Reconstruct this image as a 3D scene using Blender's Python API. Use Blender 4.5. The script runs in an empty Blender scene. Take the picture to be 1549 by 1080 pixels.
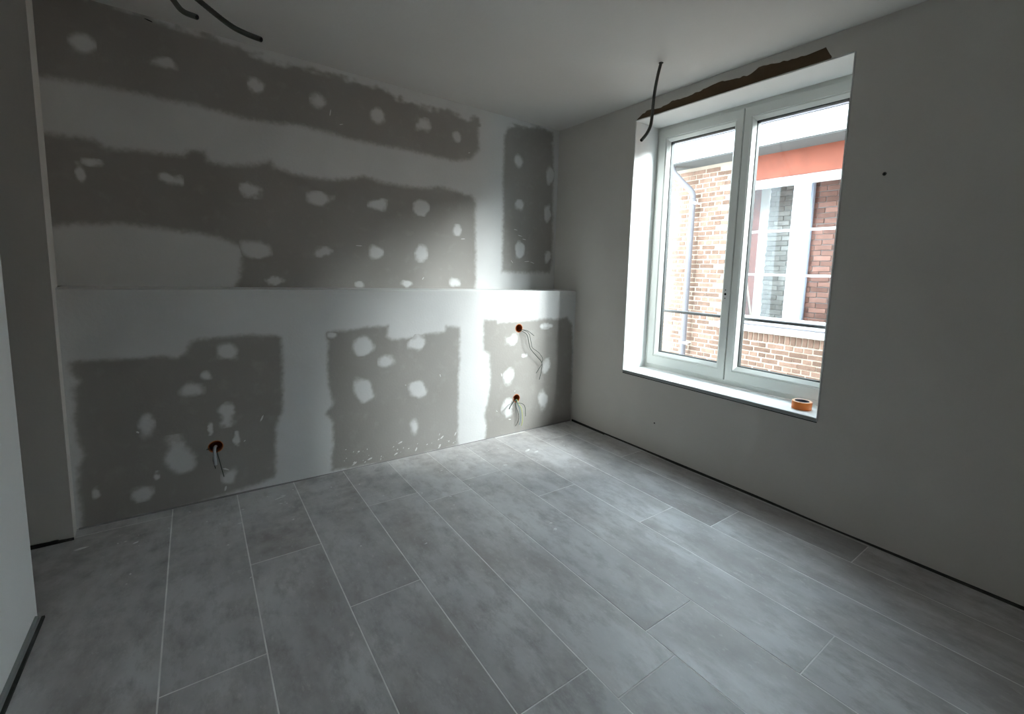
import bpy, bmesh, math, random
import numpy as np
from mathutils import Vector, Matrix

sc = bpy.context.scene
COL = sc.collection
random.seed(7)
RNG = np.random.default_rng(11)

# ------------------------------------------------------------------ camera
cam_d = bpy.data.cameras.new('camera')
cam = bpy.data.objects.new('camera', cam_d); COL.objects.link(cam)
cam_d.sensor_fit = 'HORIZONTAL'; cam_d.sensor_width = 36.0
cam_d.lens = 691.1472 / 1549 * 36.0
cam_d.shift_x = (774.5 - 827.3) / 1549
cam_d.shift_y = (493.44 - 540.0) / 1549
cam_d.clip_start = 0.02; cam_d.clip_end = 200
R_, U_, F_ = Vector((0.7923, -0.6091, 0.0340)), Vector((0.0434, 0.1119, 0.9928)), Vector((0.6085, 0.7851, -0.1151))
m = Matrix((R_, U_, -F_)).transposed().to_4x4()
m.translation = Vector((-2.8153, -3.5414, 1.3965))
cam.matrix_world = m
sc.camera = cam

# ------------------------------------------------------------------ sky and exposure
world = bpy.data.worlds.new('overcast_sky'); sc.world = world
world.use_nodes = True
bg = world.node_tree.nodes['Background']
bg.inputs['Color'].default_value = (0.75, 0.885, 1.0, 1)
bg.inputs['Strength'].default_value = 2.5
sun_d = bpy.data.lights.new('hazy_sun', 'SUN'); sun_d.energy = 6.3; sun_d.angle = math.radians(33); sun_d.color = (0.97, 0.985, 0.99)
sun = bpy.data.objects.new('hazy_sun', sun_d); COL.objects.link(sun)
sun.rotation_euler = Vector((-1.0, 1.5, -0.97)).to_track_quat('-Z', 'Y').to_euler()
sc.view_settings.view_transform = 'Standard'
sc.view_settings.look = 'None'
sc.view_settings.gamma = 1.0
sc.view_settings.use_curve_mapping = False
sc.view_settings.exposure = 2.66
try:
    sc.cycles.max_bounces = 16; sc.cycles.diffuse_bounces = 10; sc.cycles.transparent_max_bounces = 16
    sc.cycles.sample_clamp_indirect = 6.0
    sc.cycles.caustics_reflective = False; sc.cycles.caustics_refractive = False
    sc.cycles.use_denoising = True
    sc.cycles.denoiser = 'OPENIMAGEDENOISE'
except Exception:
    pass

# ------------------------------------------------------------------ measures (metres)
H = 2.741                 # ceiling
DP, LZ = 0.333, 1.240     # depth and height of the boxed-out lower wall
WX = -3.350               # west wall face
WY = -1.080               # end of the west wall (doorway beyond it)
JY = -0.439               # face of the door jamb beyond the doorway
SY = -4.35                # south wall
Y1, Y2, Z1, Z2 = -0.965, -2.481, 0.621, 2.610    # window opening
WT = 0.42                 # thickness of the outer wall
XF = 2.80                 # facade across the alley
TILE, GAP, TLEN = 0.3019, 0.0040, 1.58
BACK_DARK = [[(-3.423, 2.835), (-3.198, 2.735), (-2.879, 2.73), (-2.636, 2.711), (-2.399, 2.684), (-2.095, 2.69), (-1.749, 2.688), (-1.353, 2.647), (-1.073, 2.653), (-0.88, 2.634), (-0.863, 2.419), (-0.936, 2.325), (-1.069, 2.286), (-1.352, 2.288), (-1.754, 2.29), (-2.02, 2.3), (-2.223, 2.314), (-2.483, 2.294), (-2.748, 2.314), (-3.04, 2.311), (-3.223, 2.312), (-3.413, 2.305)], [(-3.417, 2.032), (-3.217, 2.026), (-3.167, 1.994), (-3.0, 2.003), (-2.829, 2.012), (-2.799, 2.051), (-2.727, 2.057), (-2.713, 2.001), (-2.628, 1.992), (-2.489, 2.023), (-2.386, 2.061), (-2.365, 2.019), (-2.271, 1.996), (-2.009, 2.0), (-1.812, 2.048), (-1.67, 2.031), (-1.525, 2.018), (-1.16, 2.058), (-1.03, 2.044), (-0.925, 2.02), (-0.886, 1.964), (-0.872, 1.194), (-2.614, 1.195), (-2.612, 1.237), (-2.589, 1.284), (-2.575, 1.394), (-2.557, 1.491), (-2.645, 1.539), (-2.754, 1.568), (-2.989, 1.587), (-3.171, 1.585), (-3.304, 1.57), (-3.362, 1.551), (-3.416, 1.543)], [(-0.601, 2.673), (-0.303, 2.708), (-0.074, 2.721), (-0.055, 2.314), (-0.036, 1.528), (-0.063, 1.406), (-0.607, 1.39), (-0.613, 2.144), (-0.61, 2.516)]]
BOX_DARK = [[(-3.317, 0.876), (-3.108, 0.878), (-2.964, 0.88), (-2.909, 0.857), (-2.861, 0.89), (-2.844, 0.949), (-2.808, 0.965), (-2.622, 0.97), (-2.42, 0.966), (-2.395, 0.948), (-2.405, 0.474), (-2.448, 0.379), (-2.465, 0.058), (-2.85, -0.004), (-3.33, -0.011), (-3.332, 0.026), (-3.324, 0.331), (-3.299, 0.386), (-3.323, 0.471), (-3.319, 0.735), (-3.288, 0.775), (-3.319, 0.836)], [(-2.143, 0.964), (-2.138, 0.602), (-2.112, 0.477), (-2.154, 0.424), (-2.114, 0.349), (-2.129, 0.019), (-1.686, -0.014), (-1.183, -0.003), (-1.195, 0.054), (-1.195, 0.482), (-1.181, 0.746), (-1.19, 0.956), (-1.306, 0.971), (-1.312, 0.931), (-1.439, 0.922), (-1.596, 0.892), (-1.716, 0.89), (-1.749, 0.915), (-1.743, 0.99), (-1.897, 0.983), (-2.037, 0.972)], [(-0.979, 1.011), (-0.862, 1.001), (-0.842, 0.973), (-0.672, 0.983), (-0.385, 0.99), (-0.095, 0.992), (-0.027, 0.922), (0.007, -0.028), (-0.946, -0.019), (-0.93, 0.116), (-0.951, 0.21), (-0.899, 0.445), (-0.912, 0.724), (-0.974, 0.751)]]
BACK_SPOTS = [(-3.226, 2.505, 0.042, 0.056), (-2.898, 2.512, 0.053, 0.029), (-2.445, 2.494, 0.04, 0.048), (-2.091, 2.501, 0.045, 0.047), (-1.705, 2.494, 0.052, 0.051), (-1.352, 2.501, 0.053, 0.049), (-1.065, 2.474, 0.035, 0.036), (-2.899, 1.868, 0.048, 0.03), (-2.487, 1.864, 0.058, 0.045), (-2.092, 1.854, 0.071, 0.04), (-1.705, 1.863, 0.058, 0.038), (-1.367, 1.877, 0.054, 0.051), (-1.056, 1.729, 0.036, 0.038), (-2.482, 1.483, 0.069, 0.051), (-2.087, 1.492, 0.055, 0.032), (-1.718, 1.512, 0.044, 0.044), (-1.366, 1.521, 0.044, 0.057), (-2.387, 1.288, 0.053, 0.027), (-1.84, 1.268, 0.028, 0.019), (-1.485, 1.273, 0.042, 0.025), (-1.069, 1.294, 0.042, 0.039), (-0.459, 2.379, 0.043, 0.057), (-0.425, 1.995, 0.051, 0.046), (-0.419, 1.584, 0.044, 0.079), (-0.095, 2.32, 0.04, 0.073), (-0.104, 1.969, 0.039, 0.08), (-0.094, 1.557, 0.032, 0.051), (-3.27, 1.844, 0.018, 0.048), (-3.221, 1.908, 0.036, 0.018)]
BOX_SPOTS = [(-2.68, 0.883, 0.047, 0.051), (-2.85, 0.681, 0.05, 0.038), (-2.694, 0.505, 0.038, 0.06), (-3.051, 0.498, 0.03, 0.063), (-2.931, 0.303, 0.078, 0.096), (-3.086, 0.126, 0.04, 0.038), (-2.692, 0.129, 0.036, 0.045), (-1.915, 0.875, 0.066, 0.064), (-1.521, 0.848, 0.066, 0.059), (-1.745, 0.735, 0.056, 0.043), (-1.915, 0.55, 0.057, 0.08), (-1.525, 0.509, 0.062, 0.066), (-1.551, 0.218, 0.036, 0.066), (-2.119, 0.945, 0.032, 0.022), (-0.708, 0.821, 0.053, 0.051), (-0.725, 0.503, 0.047, 0.069), (-0.724, 0.237, 0.054, 0.07), (-0.33, 0.562, 0.045, 0.061), (-0.347, 0.252, 0.046, 0.087), (-0.338, 0.929, 0.06, 0.024), (-0.567, 0.679, 0.035, 0.014), (-2.784, 0.75, 0.027, 0.023), (-2.776, 0.435, 0.012, 0.032), (-2.652, 0.343, 0.017, 0.041), (-3.265, 0.18, 0.014, 0.029), (-3.027, 0.21, 0.014, 0.023)]
BARE_STRIP = [(-1.03, 2.605), (-1.041, 2.647), (-1.066, 2.66), (-1.205, 2.649), (-1.311, 2.673), (-1.38, 2.668), (-1.542, 2.673), (-1.566, 2.687), (-1.738, 2.688), (-1.875, 2.671), (-1.949, 2.703), (-2.157, 2.674), (-2.332, 2.685), (-2.361, 2.662), (-2.366, 2.609)]
WIRES = {'A': [[(-0.6109, -0.3129, 0.9034), (-0.6083, -0.3479, 0.9096), (-0.5615, -0.3679, 0.8997), (-0.4952, -0.3729, 0.8543)], [(-0.6147, -0.3129, 0.898), (-0.6073, -0.3529, 0.8969), (-0.5705, -0.3729, 0.8641), (-0.548, -0.3779, 0.7796), (-0.5252, -0.3729, 0.7379), (-0.4531, -0.3729, 0.6638), (-0.3976, -0.3679, 0.6061), (-0.3978, -0.3629, 0.5296), (-0.4163, -0.3629, 0.4558)], [(-0.6176, -0.3129, 0.9037), (-0.5916, -0.3529, 0.905), (-0.5471, -0.3679, 0.8733), (-0.521, -0.3679, 0.7932), (-0.5019, -0.3629, 0.7482), (-0.4294, -0.3579, 0.6996), (-0.3806, -0.3529, 0.6426), (-0.3835, -0.3529, 0.608)], [(-0.3941, -0.3659, 0.5938), (-0.4231, -0.3629, 0.5555), (-0.4542, -0.3629, 0.5182)]], 'B': [[(-0.6221, -0.3129, 0.2914), (-0.6716, -0.3529, 0.2935), (-0.7235, -0.3829, 0.2727), (-0.7486, -0.3929, 0.2455)], [(-0.6194, -0.3129, 0.291), (-0.6315, -0.3479, 0.2715), (-0.5969, -0.3629, 0.2632), (-0.5679, -0.3679, 0.2301), (-0.5595, -0.3679, 0.1452)], [(-0.6194, -0.3129, 0.291), (-0.6266, -0.3529, 0.2651), (-0.6028, -0.3679, 0.2159), (-0.5886, -0.3679, 0.1153), (-0.6005, -0.3679, 0.0652)], [(-0.6194, -0.3129, 0.291), (-0.6376, -0.3529, 0.2714), (-0.6182, -0.3629, 0.2113), (-0.6131, -0.3679, 0.1196), (-0.6213, -0.3679, 0.0806)], [(-0.6208, -0.3129, 0.2912), (-0.6571, -0.3529, 0.2549), (-0.6306, -0.3629, 0.1788), (-0.6287, -0.3629, 0.1209), (-0.658, -0.3629, 0.0719)]], 'C': [[(-2.7526, -0.3029, 0.313), (-2.7604, -0.3529, 0.3211), (-2.7627, -0.3929, 0.2954), (-2.7618, -0.4029, 0.2624), (-2.7603, -0.4029, 0.2356)], [(-2.7541, -0.3129, 0.3166), (-2.7646, -0.3629, 0.3087), (-2.7704, -0.3829, 0.2572), (-2.7608, -0.3829, 0.2067)], [(-2.753, -0.3129, 0.313), (-2.7462, -0.3629, 0.2746), (-2.7396, -0.3729, 0.2398), (-2.7317, -0.3779, 0.1927), (-2.7231, -0.3829, 0.1469)], [(-2.7554, -0.3129, 0.3169), (-2.7824, -0.3529, 0.3209), (-2.7979, -0.3629, 0.3219)]]}
HOLES = [(-0.63, 0.922), (-0.638, 0.309), (-2.754, 0.321)]

# ------------------------------------------------------------------ helpers
def link(name, me, mat=None, parent=None):
    o = bpy.data.objects.new(name, me); COL.objects.link(o)
    if mat is not None:
        for mm in (mat if isinstance(mat, (list, tuple)) else [mat]): me.materials.append(mm)
    if parent is not None: o.parent = parent
    return o
def empty(name, loc=(0, 0, 0)):
    o = bpy.data.objects.new(name, None); COL.objects.link(o); o.location = loc; o.empty_display_size = 0.1
    return o
def tag(o, label=None, cat=None, group=None, kind=None):
    if label: o['label'] = label
    if cat: o['category'] = cat
    if group: o['group'] = group
    if kind: o['kind'] = kind
    return o
def bm_obj(name, bm, mat=None, parent=None, smooth=False, origin=None):
    if origin is not None: bmesh.ops.translate(bm, verts=bm.verts, vec=-Vector(origin))
    bmesh.ops.recalc_face_normals(bm, faces=bm.faces)
    me = bpy.data.meshes.new(name); bm.to_mesh(me); bm.free()
    if smooth:
        for p in me.polygons: p.use_smooth = True
    o = link(name, me, mat, parent)
    if origin is not None: o.location = origin
    return o
def add_box(bm, a, b, ch=0.0):
    x0, y0, z0 = [min(p, q) for p, q in zip(a, b)]; x1, y1, z1 = [max(p, q) for p, q in zip(a, b)]
    r = bmesh.ops.create_cube(bm, size=1.0)
    for v in r['verts']:
        v.co = Vector((x0 + (v.co.x + .5) * (x1 - x0), y0 + (v.co.y + .5) * (y1 - y0), z0 + (v.co.z + .5) * (z1 - z0)))
    if ch > 0:
        es = list({e for v in r['verts'] for e in v.link_edges})
        bmesh.ops.bevel(bm, geom=es, offset=ch, segments=1, affect='EDGES', profile=0.5)
def box(name, a, b, mat, parent=None, ch=0.0, origin=None):
    bm = bmesh.new(); add_box(bm, a, b, ch)
    return bm_obj(name, bm, mat, parent, origin=origin)
def catmull(pts, n=8):
    P = [Vector(p) for p in pts]
    P = [P[0] * 2 - P[1]] + P + [P[-1] * 2 - P[-2]]
    out = []
    for i in range(1, len(P) - 2):
        for k in range(n):
            t = k / n; a, b, c, d = P[i - 1:i + 3]
            out.append(0.5 * ((2 * b) + (c - a) * t + (2 * a - 5 * b + 4 * c - d) * t * t + (3 * b - a - 3 * c + d) * t ** 3))
    out.append(P[-2]); return out
def tube_bm(bm, pts, rad, seg=8, cap=True):
    n = len(pts); rings = []
    up = Vector((0.31, 0.22, 0.93))
    for i, p in enumerate(pts):
        t = (pts[min(i + 1, n - 1)] - pts[max(i - 1, 0)])
        t = t.normalized() if t.length > 1e-9 else Vector((0, 0, 1))
        s = t.cross(up); s = s.normalized() if s.length > 1e-4 else t.orthogonal().normalized()
        q = t.cross(s); rr = rad(i) if callable(rad) else rad
        rings.append([bm.verts.new(p + s * (rr * math.cos(2 * math.pi * k / seg)) + q * (rr * math.sin(2 * math.pi * k / seg))) for k in range(seg)])
    for a, b in zip(rings, rings[1:]):
        for k in range(seg): bm.faces.new((a[k], a[(k + 1) % seg], b[(k + 1) % seg], b[k]))
    if cap:
        bm.faces.new(rings[0][::-1]); bm.faces.new(rings[-1])
def tube(name, pts, rad, mat, parent=None, seg=8, n=8, smooth=True):
    bm = bmesh.new(); tube_bm(bm, catmull(pts, n) if n else [Vector(p) for p in pts], rad, seg)
    return bm_obj(name, bm, mat, parent, smooth)
def lathe(bm, prof, axis='Z', loc=(0, 0, 0), seg=32, closed=True):
    rings = []
    for r, h in prof:
        ring = []
        for k in range(seg):
            a = 2 * math.pi * k / seg
            c = {'Z': (r * math.cos(a), r * math.sin(a), h), 'Y': (r * math.cos(a), h, r * math.sin(a)), 'X': (h, r * math.cos(a), r * math.sin(a))}[axis]
            ring.append(bm.verts.new(Vector(c) + Vector(loc)))
        rings.append(ring)
    pairs = list(zip(rings, rings[1:])) + ([(rings[-1], rings[0])] if closed else [])
    for a, b in pairs:
        for k in range(seg): bm.faces.new((a[k], a[(k + 1) % seg], b[(k + 1) % seg], b[k]))
def ring_frame(bm, outer, inner, prof, closed=True):
    """mitred frame in the YZ plane; outer/inner = (ya, yb, za, zb); prof = [(t, x)] t 0 at outer edge, 1 at inner edge"""
    rings = []
    for t, x in prof:
        r = [o + (i - o) * t for o, i in zip(outer, inner)]
        rings.append([bm.verts.new((x, r[0], r[2])), bm.verts.new((x, r[1], r[2])), bm.verts.new((x, r[1], r[3])), bm.verts.new((x, r[0], r[3]))])
    prs = list(zip(rings, rings[1:])) + ([(rings[-1], rings[0])] if closed else [])
    for a, b in prs:
        for k in range(4): bm.faces.new((a[k], a[(k + 1) % 4], b[(k + 1) % 4], b[k]))

# ------------------------------------------------------------------ materials
def mat(name, col, rough=0.6, spec=0.3, metal=0.0, noise=0.0, scale=6.0, bump=0.0, bscale=80.0, col2=None, rnd=0.0):
    m = bpy.data.materials.new(name); m.use_nodes = True
    nt = m.node_tree; N = nt.nodes; L = nt.links; b = N['Principled BSDF']
    b.inputs['Roughness'].default_value = rough; b.inputs['Metallic'].default_value = metal
    b.inputs['Specular IOR Level'].default_value = spec
    b.inputs['Base Color'].default_value = (*col, 1)
    tc = N.new('ShaderNodeNewGeometry')
    if noise > 0:
        nz = N.new('ShaderNodeTexNoise'); nz.inputs['Scale'].default_value = scale; nz.inputs['Detail'].default_value = 6
        L.new(tc.outputs['Position'], nz.inputs['Vector'])
        rp = N.new('ShaderNodeMapRange'); rp.inputs['From Min'].default_value = .3; rp.inputs['From Max'].default_value = .7
        L.new(nz.outputs['Fac'], rp.inputs['Value'])
        mx = N.new('ShaderNodeMix'); mx.data_type = 'RGBA'
        c2 = col2 or tuple(c * (1 - noise) for c in col)
        mx.inputs['A'].default_value = (*c2, 1); mx.inputs['B'].default_value = (*col, 1)
        L.new(rp.outputs['Result'], mx.inputs['Factor'])
        out = mx.outputs['Result']
        if rnd > 0:
            oi = N.new('ShaderNodeObjectInfo'); hs = N.new('ShaderNodeHueSaturation')
            r2 = N.new('ShaderNodeMapRange'); r2.inputs['To Min'].default_value = 1 - rnd; r2.inputs['To Max'].default_value = 1 + rnd
            L.new(oi.outputs['Random'], r2.inputs['Value']); L.new(r2.outputs['Result'], hs.inputs['Value']); L.new(out, hs.inputs['Color'])
            out = hs.outputs['Color']
        L.new(out, b.inputs['Base Color'])
    if bump > 0:
        n2 = N.new('ShaderNodeTexNoise'); n2.inputs['Scale'].default_value = bscale; n2.inputs['Detail'].default_value = 5
        L.new(tc.outputs['Position'], n2.inputs['Vector'])
        bp = N.new('ShaderNodeBump'); bp.inputs['Strength'].default_value = bump; bp.inputs['Distance'].default_value = 0.01
        L.new(n2.outputs['Fac'], bp.inputs['Height']); L.new(bp.outputs['Normal'], b.inputs['Normal'])
    return m
def filled_board():
    """grey plasterboard, going over to pale jointing compound where the mesh attribute 'amount' says so"""
    m = bpy.data.materials.new('filled_plasterboard'); m.use_nodes = True
    nt = m.node_tree; N = nt.nodes; L = nt.links; b = N['Principled BSDF']
    b.inputs['Roughness'].default_value = .75; b.inputs['Specular IOR Level'].default_value = .2
    geo = N.new('ShaderNodeNewGeometry'); at = N.new('ShaderNodeAttribute'); at.attribute_name = 'amount'
    def noise(s, d=6):
        n = N.new('ShaderNodeTexNoise'); n.inputs['Scale'].default_value = s; n.inputs['Detail'].default_value = d
        L.new(geo.outputs['Position'], n.inputs['Vector']); return n.outputs['Fac']
    def mix(f, a, c):
        x = N.new('ShaderNodeMix'); x.data_type = 'RGBA'; L.new(f, x.inputs['Factor'])
        for s, v in (('A', a), ('B', c)):
            if isinstance(v, tuple): x.inputs[s].default_value = (*v, 1)
            else: L.new(v, x.inputs[s])
        return x.outputs['Result']
    def rng(f, a, c, d=0., e=1.):
        r = N.new('ShaderNodeMapRange'); L.new(f, r.inputs['Value'])
        r.inputs['From Min'].default_value = a; r.inputs['From Max'].default_value = c; r.inputs['To Min'].default_value = d; r.inputs['To Max'].default_value = e
        return r.outputs['Result']
    board = mix(rng(noise(1.6), .3, .7), BOARD_A, BOARD_B)
    board = mix(rng(noise(14), .56, .8, 0, .35), board, (.46, .45, .43))      # thin smears of filler dust
    comp = mix(rng(noise(2.3), .3, .7), COMP_A, COMP_B)
    ma = N.new('ShaderNodeMath'); ma.operation = 'MULTIPLY_ADD'; L.new(rng(noise(38, 8), .2, .8, -.35, .35), ma.inputs[0])
    par = N.new('ShaderNodeMath'); par.operation = 'MULTIPLY'; inv = N.new('ShaderNodeMath'); inv.operation = 'SUBTRACT'
    inv.inputs[0].default_value = 1.0; L.new(at.outputs['Fac'], inv.inputs[1]); L.new(at.outputs['Fac'], par.inputs[0]); L.new(inv.outputs[0], par.inputs[1])
    p4 = N.new('ShaderNodeMath'); p4.operation = 'MULTIPLY'; L.new(par.outputs[0], p4.inputs[0]); p4.inputs[1].default_value = 4.0
    L.new(p4.outputs[0], ma.inputs[1]); L.new(at.outputs['Fac'], ma.inputs[2]); ma.use_clamp = True
    L.new(mix(ma.outputs[0], board, comp), b.inputs['Base Color'])
    bp = N.new('ShaderNodeBump'); bp.inputs['Strength'].default_value = .12; bp.inputs['Distance'].default_value = .01
    L.new(noise(60), bp.inputs['Height']); L.new(bp.outputs['Normal'], b.inputs['Normal'])
    return m
BOARD_A, BOARD_B = (.315, .302, .282), (.370, .358, .338)
COMP_A, COMP_B = (.64, .645, .64), (.72, .728, .725)
M_BOARD = filled_board()
M_PLASTER = mat('skimmed_plaster', (.65, .628, .592), .8, .2, noise=.07, scale=2.2, bump=.08, bscale=45)
M_CEIL = mat('ceiling_plaster', (.645, .628, .605), .85, .15, noise=.05, scale=1.4, bump=.08, bscale=40)
M_REVEAL = mat('white_reveal_plaster', (.78, .79, .785), .7, .25, noise=.03, scale=4)
M_BROWN = mat('bare_brown_board', (.12, .08, .05), .85, .1, noise=.25, scale=9)
M_PVC = mat('white_frame', (.70, .72, .69), .38, .45, noise=.02, scale=3)
M_SILL = mat('white_sill_stone', (.80, .82, .81), .35, .4, noise=.03, scale=10)
M_SILLSHADE = mat('shaded_sill_edge', (.32, .34, .34), .6, .3)  # room-facing front of the white sill, its shade put into the grey
M_GASKET = mat('black_gasket', (.03, .035, .035), .6, .3)
M_HOLE = mat('dark_hole', (.01, .01, .01), .9, .05)
M_FOAM = mat('dark_foam_strip', (.055, .055, .052), .9, .1, noise=.3, scale=30)
M_PALE = mat('pale_strip', (.55, .55, .53), .7, .2, noise=.2, scale=25)
M_GROUT = mat('pale_grout', (.84, .83, .81), .85, .1, noise=.25, scale=9)
M_ORANGE = mat('orange_box_plastic', (.62, .17, .035), .5, .4, noise=.2, scale=40)
M_BOXSHADE = mat('shaded_box_inside', (.22, .055, .012), .6, .3)  # orange plastic with the shade inside the box put into its colour
M_TAPE = mat('orange_tape', (.68, .17, .02), .35, .5)
M_TAPETOP = mat('tape_side', (.75, .50, .33), .6, .3)
M_CORE = mat('tape_core', (.16, .17, .20), .7, .2)
M_CONDUIT = mat('dark_grey_conduit', (.075, .075, .065), .55, .35, noise=.25, scale=60)
M_CONDUIT2 = mat('pale_grey_conduit', (.40, .43, .46), .5, .35)
M_WIREK = mat('dark_wire', (.03, .045, .035), .45, .4)
M_WIREY = mat('yellow_green_wire', (.52, .56, .20), .45, .4)
M_WIREB = mat('blue_wire', (.10, .22, .26), .45, .4)
M_MORTAR = mat('cream_mortar', (.43, .345, .27), .9, .1, noise=.15, scale=9, bump=.15)
M_BRICK = mat('sandy_brown_brick', (.225, .138, .10), .9, .1, noise=.28, scale=18, rnd=.28)
M_BRICKW = mat('old_wall_brick', (.34, .18, .145), .9, .1, noise=.3, scale=14, rnd=.3)
M_BRICKG = mat('grey_wall_brick', (.31, .295, .28), .9, .1, noise=.25, scale=14, rnd=.2)
M_JOINT = mat('dark_mortar', (.30, .29, .29), .9, .1, noise=.2, scale=12)
M_WHITE = mat('white_paint', (.86, .86, .85), .55, .3, noise=.03, scale=3)
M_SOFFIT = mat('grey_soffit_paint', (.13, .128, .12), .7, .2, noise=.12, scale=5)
M_RED = mat('red_painted_lintel', (.26, .07, .038), .6, .3, noise=.3, scale=5)
M_REDIN = mat('red_room_plaster', (.50, .17, .13), .8, .2, noise=.25, scale=5)
M_ZINC = mat('pale_zinc', (.175, .162, .17), .6, .2, noise=.12, scale=6)
M_ROOF = mat('roof_tile', (.22, .12, .09), .8, .2, noise=.3, scale=4)
M_RAIL = mat('grey_steel_rail', (.10, .10, .105), .5, .3, metal=0.)
M_LEDGE = mat('pale_stone_ledge', (.82, .81, .80), .7, .2, noise=.06, scale=5)
M_PAVE = mat('alley_paving', (.16, .155, .15), .9, .1, noise=.25, scale=3)
M_WOOD = mat('pale_plank', (.62, .48, .38), .7, .2, noise=.15, scale=12)
M_CRUMB = mat('plaster_crumb', (.72, .72, .71), .8, .1)
def glass(name, refl=.5):
    m = bpy.data.materials.new(name); m.use_nodes = True; nt = m.node_tree; N = nt.nodes; L = nt.links
    N.remove(N['Principled BSDF'])
    t = N.new('ShaderNodeBsdfTransparent'); t.inputs['Color'].default_value = (.985, .997, .992, 1)
    g = N.new('ShaderNodeBsdfGlossy'); g.inputs['Roughness'].default_value = .02
    f = N.new('ShaderNodeLayerWeight'); f.inputs['Blend'].default_value = .5
    pw = N.new('ShaderNodeMath'); pw.operation = 'POWER'; pw.inputs[1].default_value = 5.0; L.new(f.outputs['Facing'], pw.inputs[0])
    k = N.new('ShaderNodeMath'); k.operation = 'MULTIPLY_ADD'; k.inputs[1].default_value = refl; k.inputs[2].default_value = .02
    x = N.new('ShaderNodeMixShader'); L.new(pw.outputs[0], k.inputs[0]); L.new(k.outputs[0], x.inputs[0])
    L.new(t.outputs[0], x.inputs[1]); L.new(g.outputs[0], x.inputs[2]); L.new(x.outputs[0], N['Material Output'].inputs['Surface'])
    return m
M_GLASS = glass('window_glass'); M_GLASS2 = glass('old_window_glass', .10)
def tile_mat():
    m = bpy.data.materials.new('grey_concrete_tile'); m.use_nodes = True
    nt = m.node_tree; N = nt.nodes; L = nt.links; b = N['Principled BSDF']
    b.inputs['Specular IOR Level'].default_value = .5
    geo = N.new('ShaderNodeNewGeometry'); oi = N.new('ShaderNodeObjectInfo')
    ad = N.new('ShaderNodeVectorMath'); ad.operation = 'MULTIPLY_ADD'
    cb = N.new('ShaderNodeCombineXYZ'); sc_ = N.new('ShaderNodeMath'); sc_.operation = 'MULTIPLY'; sc_.inputs[1].default_value = 37.0
    L.new(oi.outputs['Random'], sc_.inputs[0]); L.new(sc_.outputs[0], cb.inputs['X']); L.new(sc_.outputs[0], cb.inputs['Z'])
    ad.inputs[1].default_value = (1.0, .42, 1.0); L.new(geo.outputs['Position'], ad.inputs[0]); L.new(cb.outputs[0], ad.inputs[2])
    def noise(s, d=7, vec=None, ro=.55):
        n = N.new('ShaderNodeTexNoise'); n.inputs['Scale'].default_value = s; n.inputs['Detail'].default_value = d; n.inputs['Roughness'].default_value = ro
        L.new(vec or ad.outputs[0], n.inputs['Vector']); return n.outputs['Fac']
    def rng(f, a, c, d=0., e=1.):
        r = N.new('ShaderNodeMapRange'); L.new(f, r.inputs['Value'])
        r.inputs['From Min'].default_value = a; r.inputs['From Max'].default_value = c; r.inputs['To Min'].default_value = d; r.inputs['To Max'].default_value = e
        return r.outputs['Result']
    def mix(f, a, c):
        x = N.new('ShaderNodeMix'); x.data_type = 'RGBA'; L.new(f, x.inputs['Factor'])
        for s, v in (('A', a), ('B', c)):
            if isinstance(v, tuple): x.inputs[s].default_value = (*v, 1)
            else: L.new(v, x.inputs[s])
        return x.outputs['Result']
    c = mix(rng(noise(4.2), .3, .7), TILE_A, TILE_B)
    c = mix(rng(noise(15, 9, ro=.7), .46, .68, 0, .9), c, TILE_C)
    c = mix(rng(noise(3.1, 8, ro=.62), .46, .66, 0, .85), c, (.285, .258, .245))
    c = mix(rng(noise(46, 6, ro=.7), .58, .75, 0, .6), c, (.60, .585, .575))
    # builder's dust lying on the floor, most of it along the plasterboard wall
    sx = N.new('ShaderNodeSeparateXYZ'); L.new(geo.outputs['Position'], sx.inputs[0])
    dn = rng(noise(9, 8, geo.outputs['Position'], .65), .38, .72)
    near = rng(sx.outputs['Y'], -1.6, -.33, .12, 1.0)
    mu = N.new('ShaderNodeMath'); mu.operation = 'MULTIPLY'; L.new(dn, mu.inputs[0]); L.new(near, mu.inputs[1])
    c = mix(mu.outputs[0], c, (.60, .59, .57))
    hs = N.new('ShaderNodeHueSaturation'); L.new(c, hs.inputs['Color']); L.new(rng(oi.outputs['Random'], 0, 1, .9, 1.1), hs.inputs['Value'])
    L.new(hs.outputs['Color'], b.inputs['Base Color'])
    L.new(rng(noise(7), .3, .7, .36, .52), b.inputs['Roughness'])
    bp = N.new('ShaderNodeBump'); bp.inputs['Strength'].default_value = .10; bp.inputs['Distance'].default_value = .006
    L.new(noise(30, 8), bp.inputs['Height']); L.new(bp.outputs['Normal'], b.inputs['Normal'])
    return m
TILE_A, TILE_B, TILE_C = (.36, .35, .355), (.56, .55, .55), (.285, .265, .26)
M_TILE = tile_mat()

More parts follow.
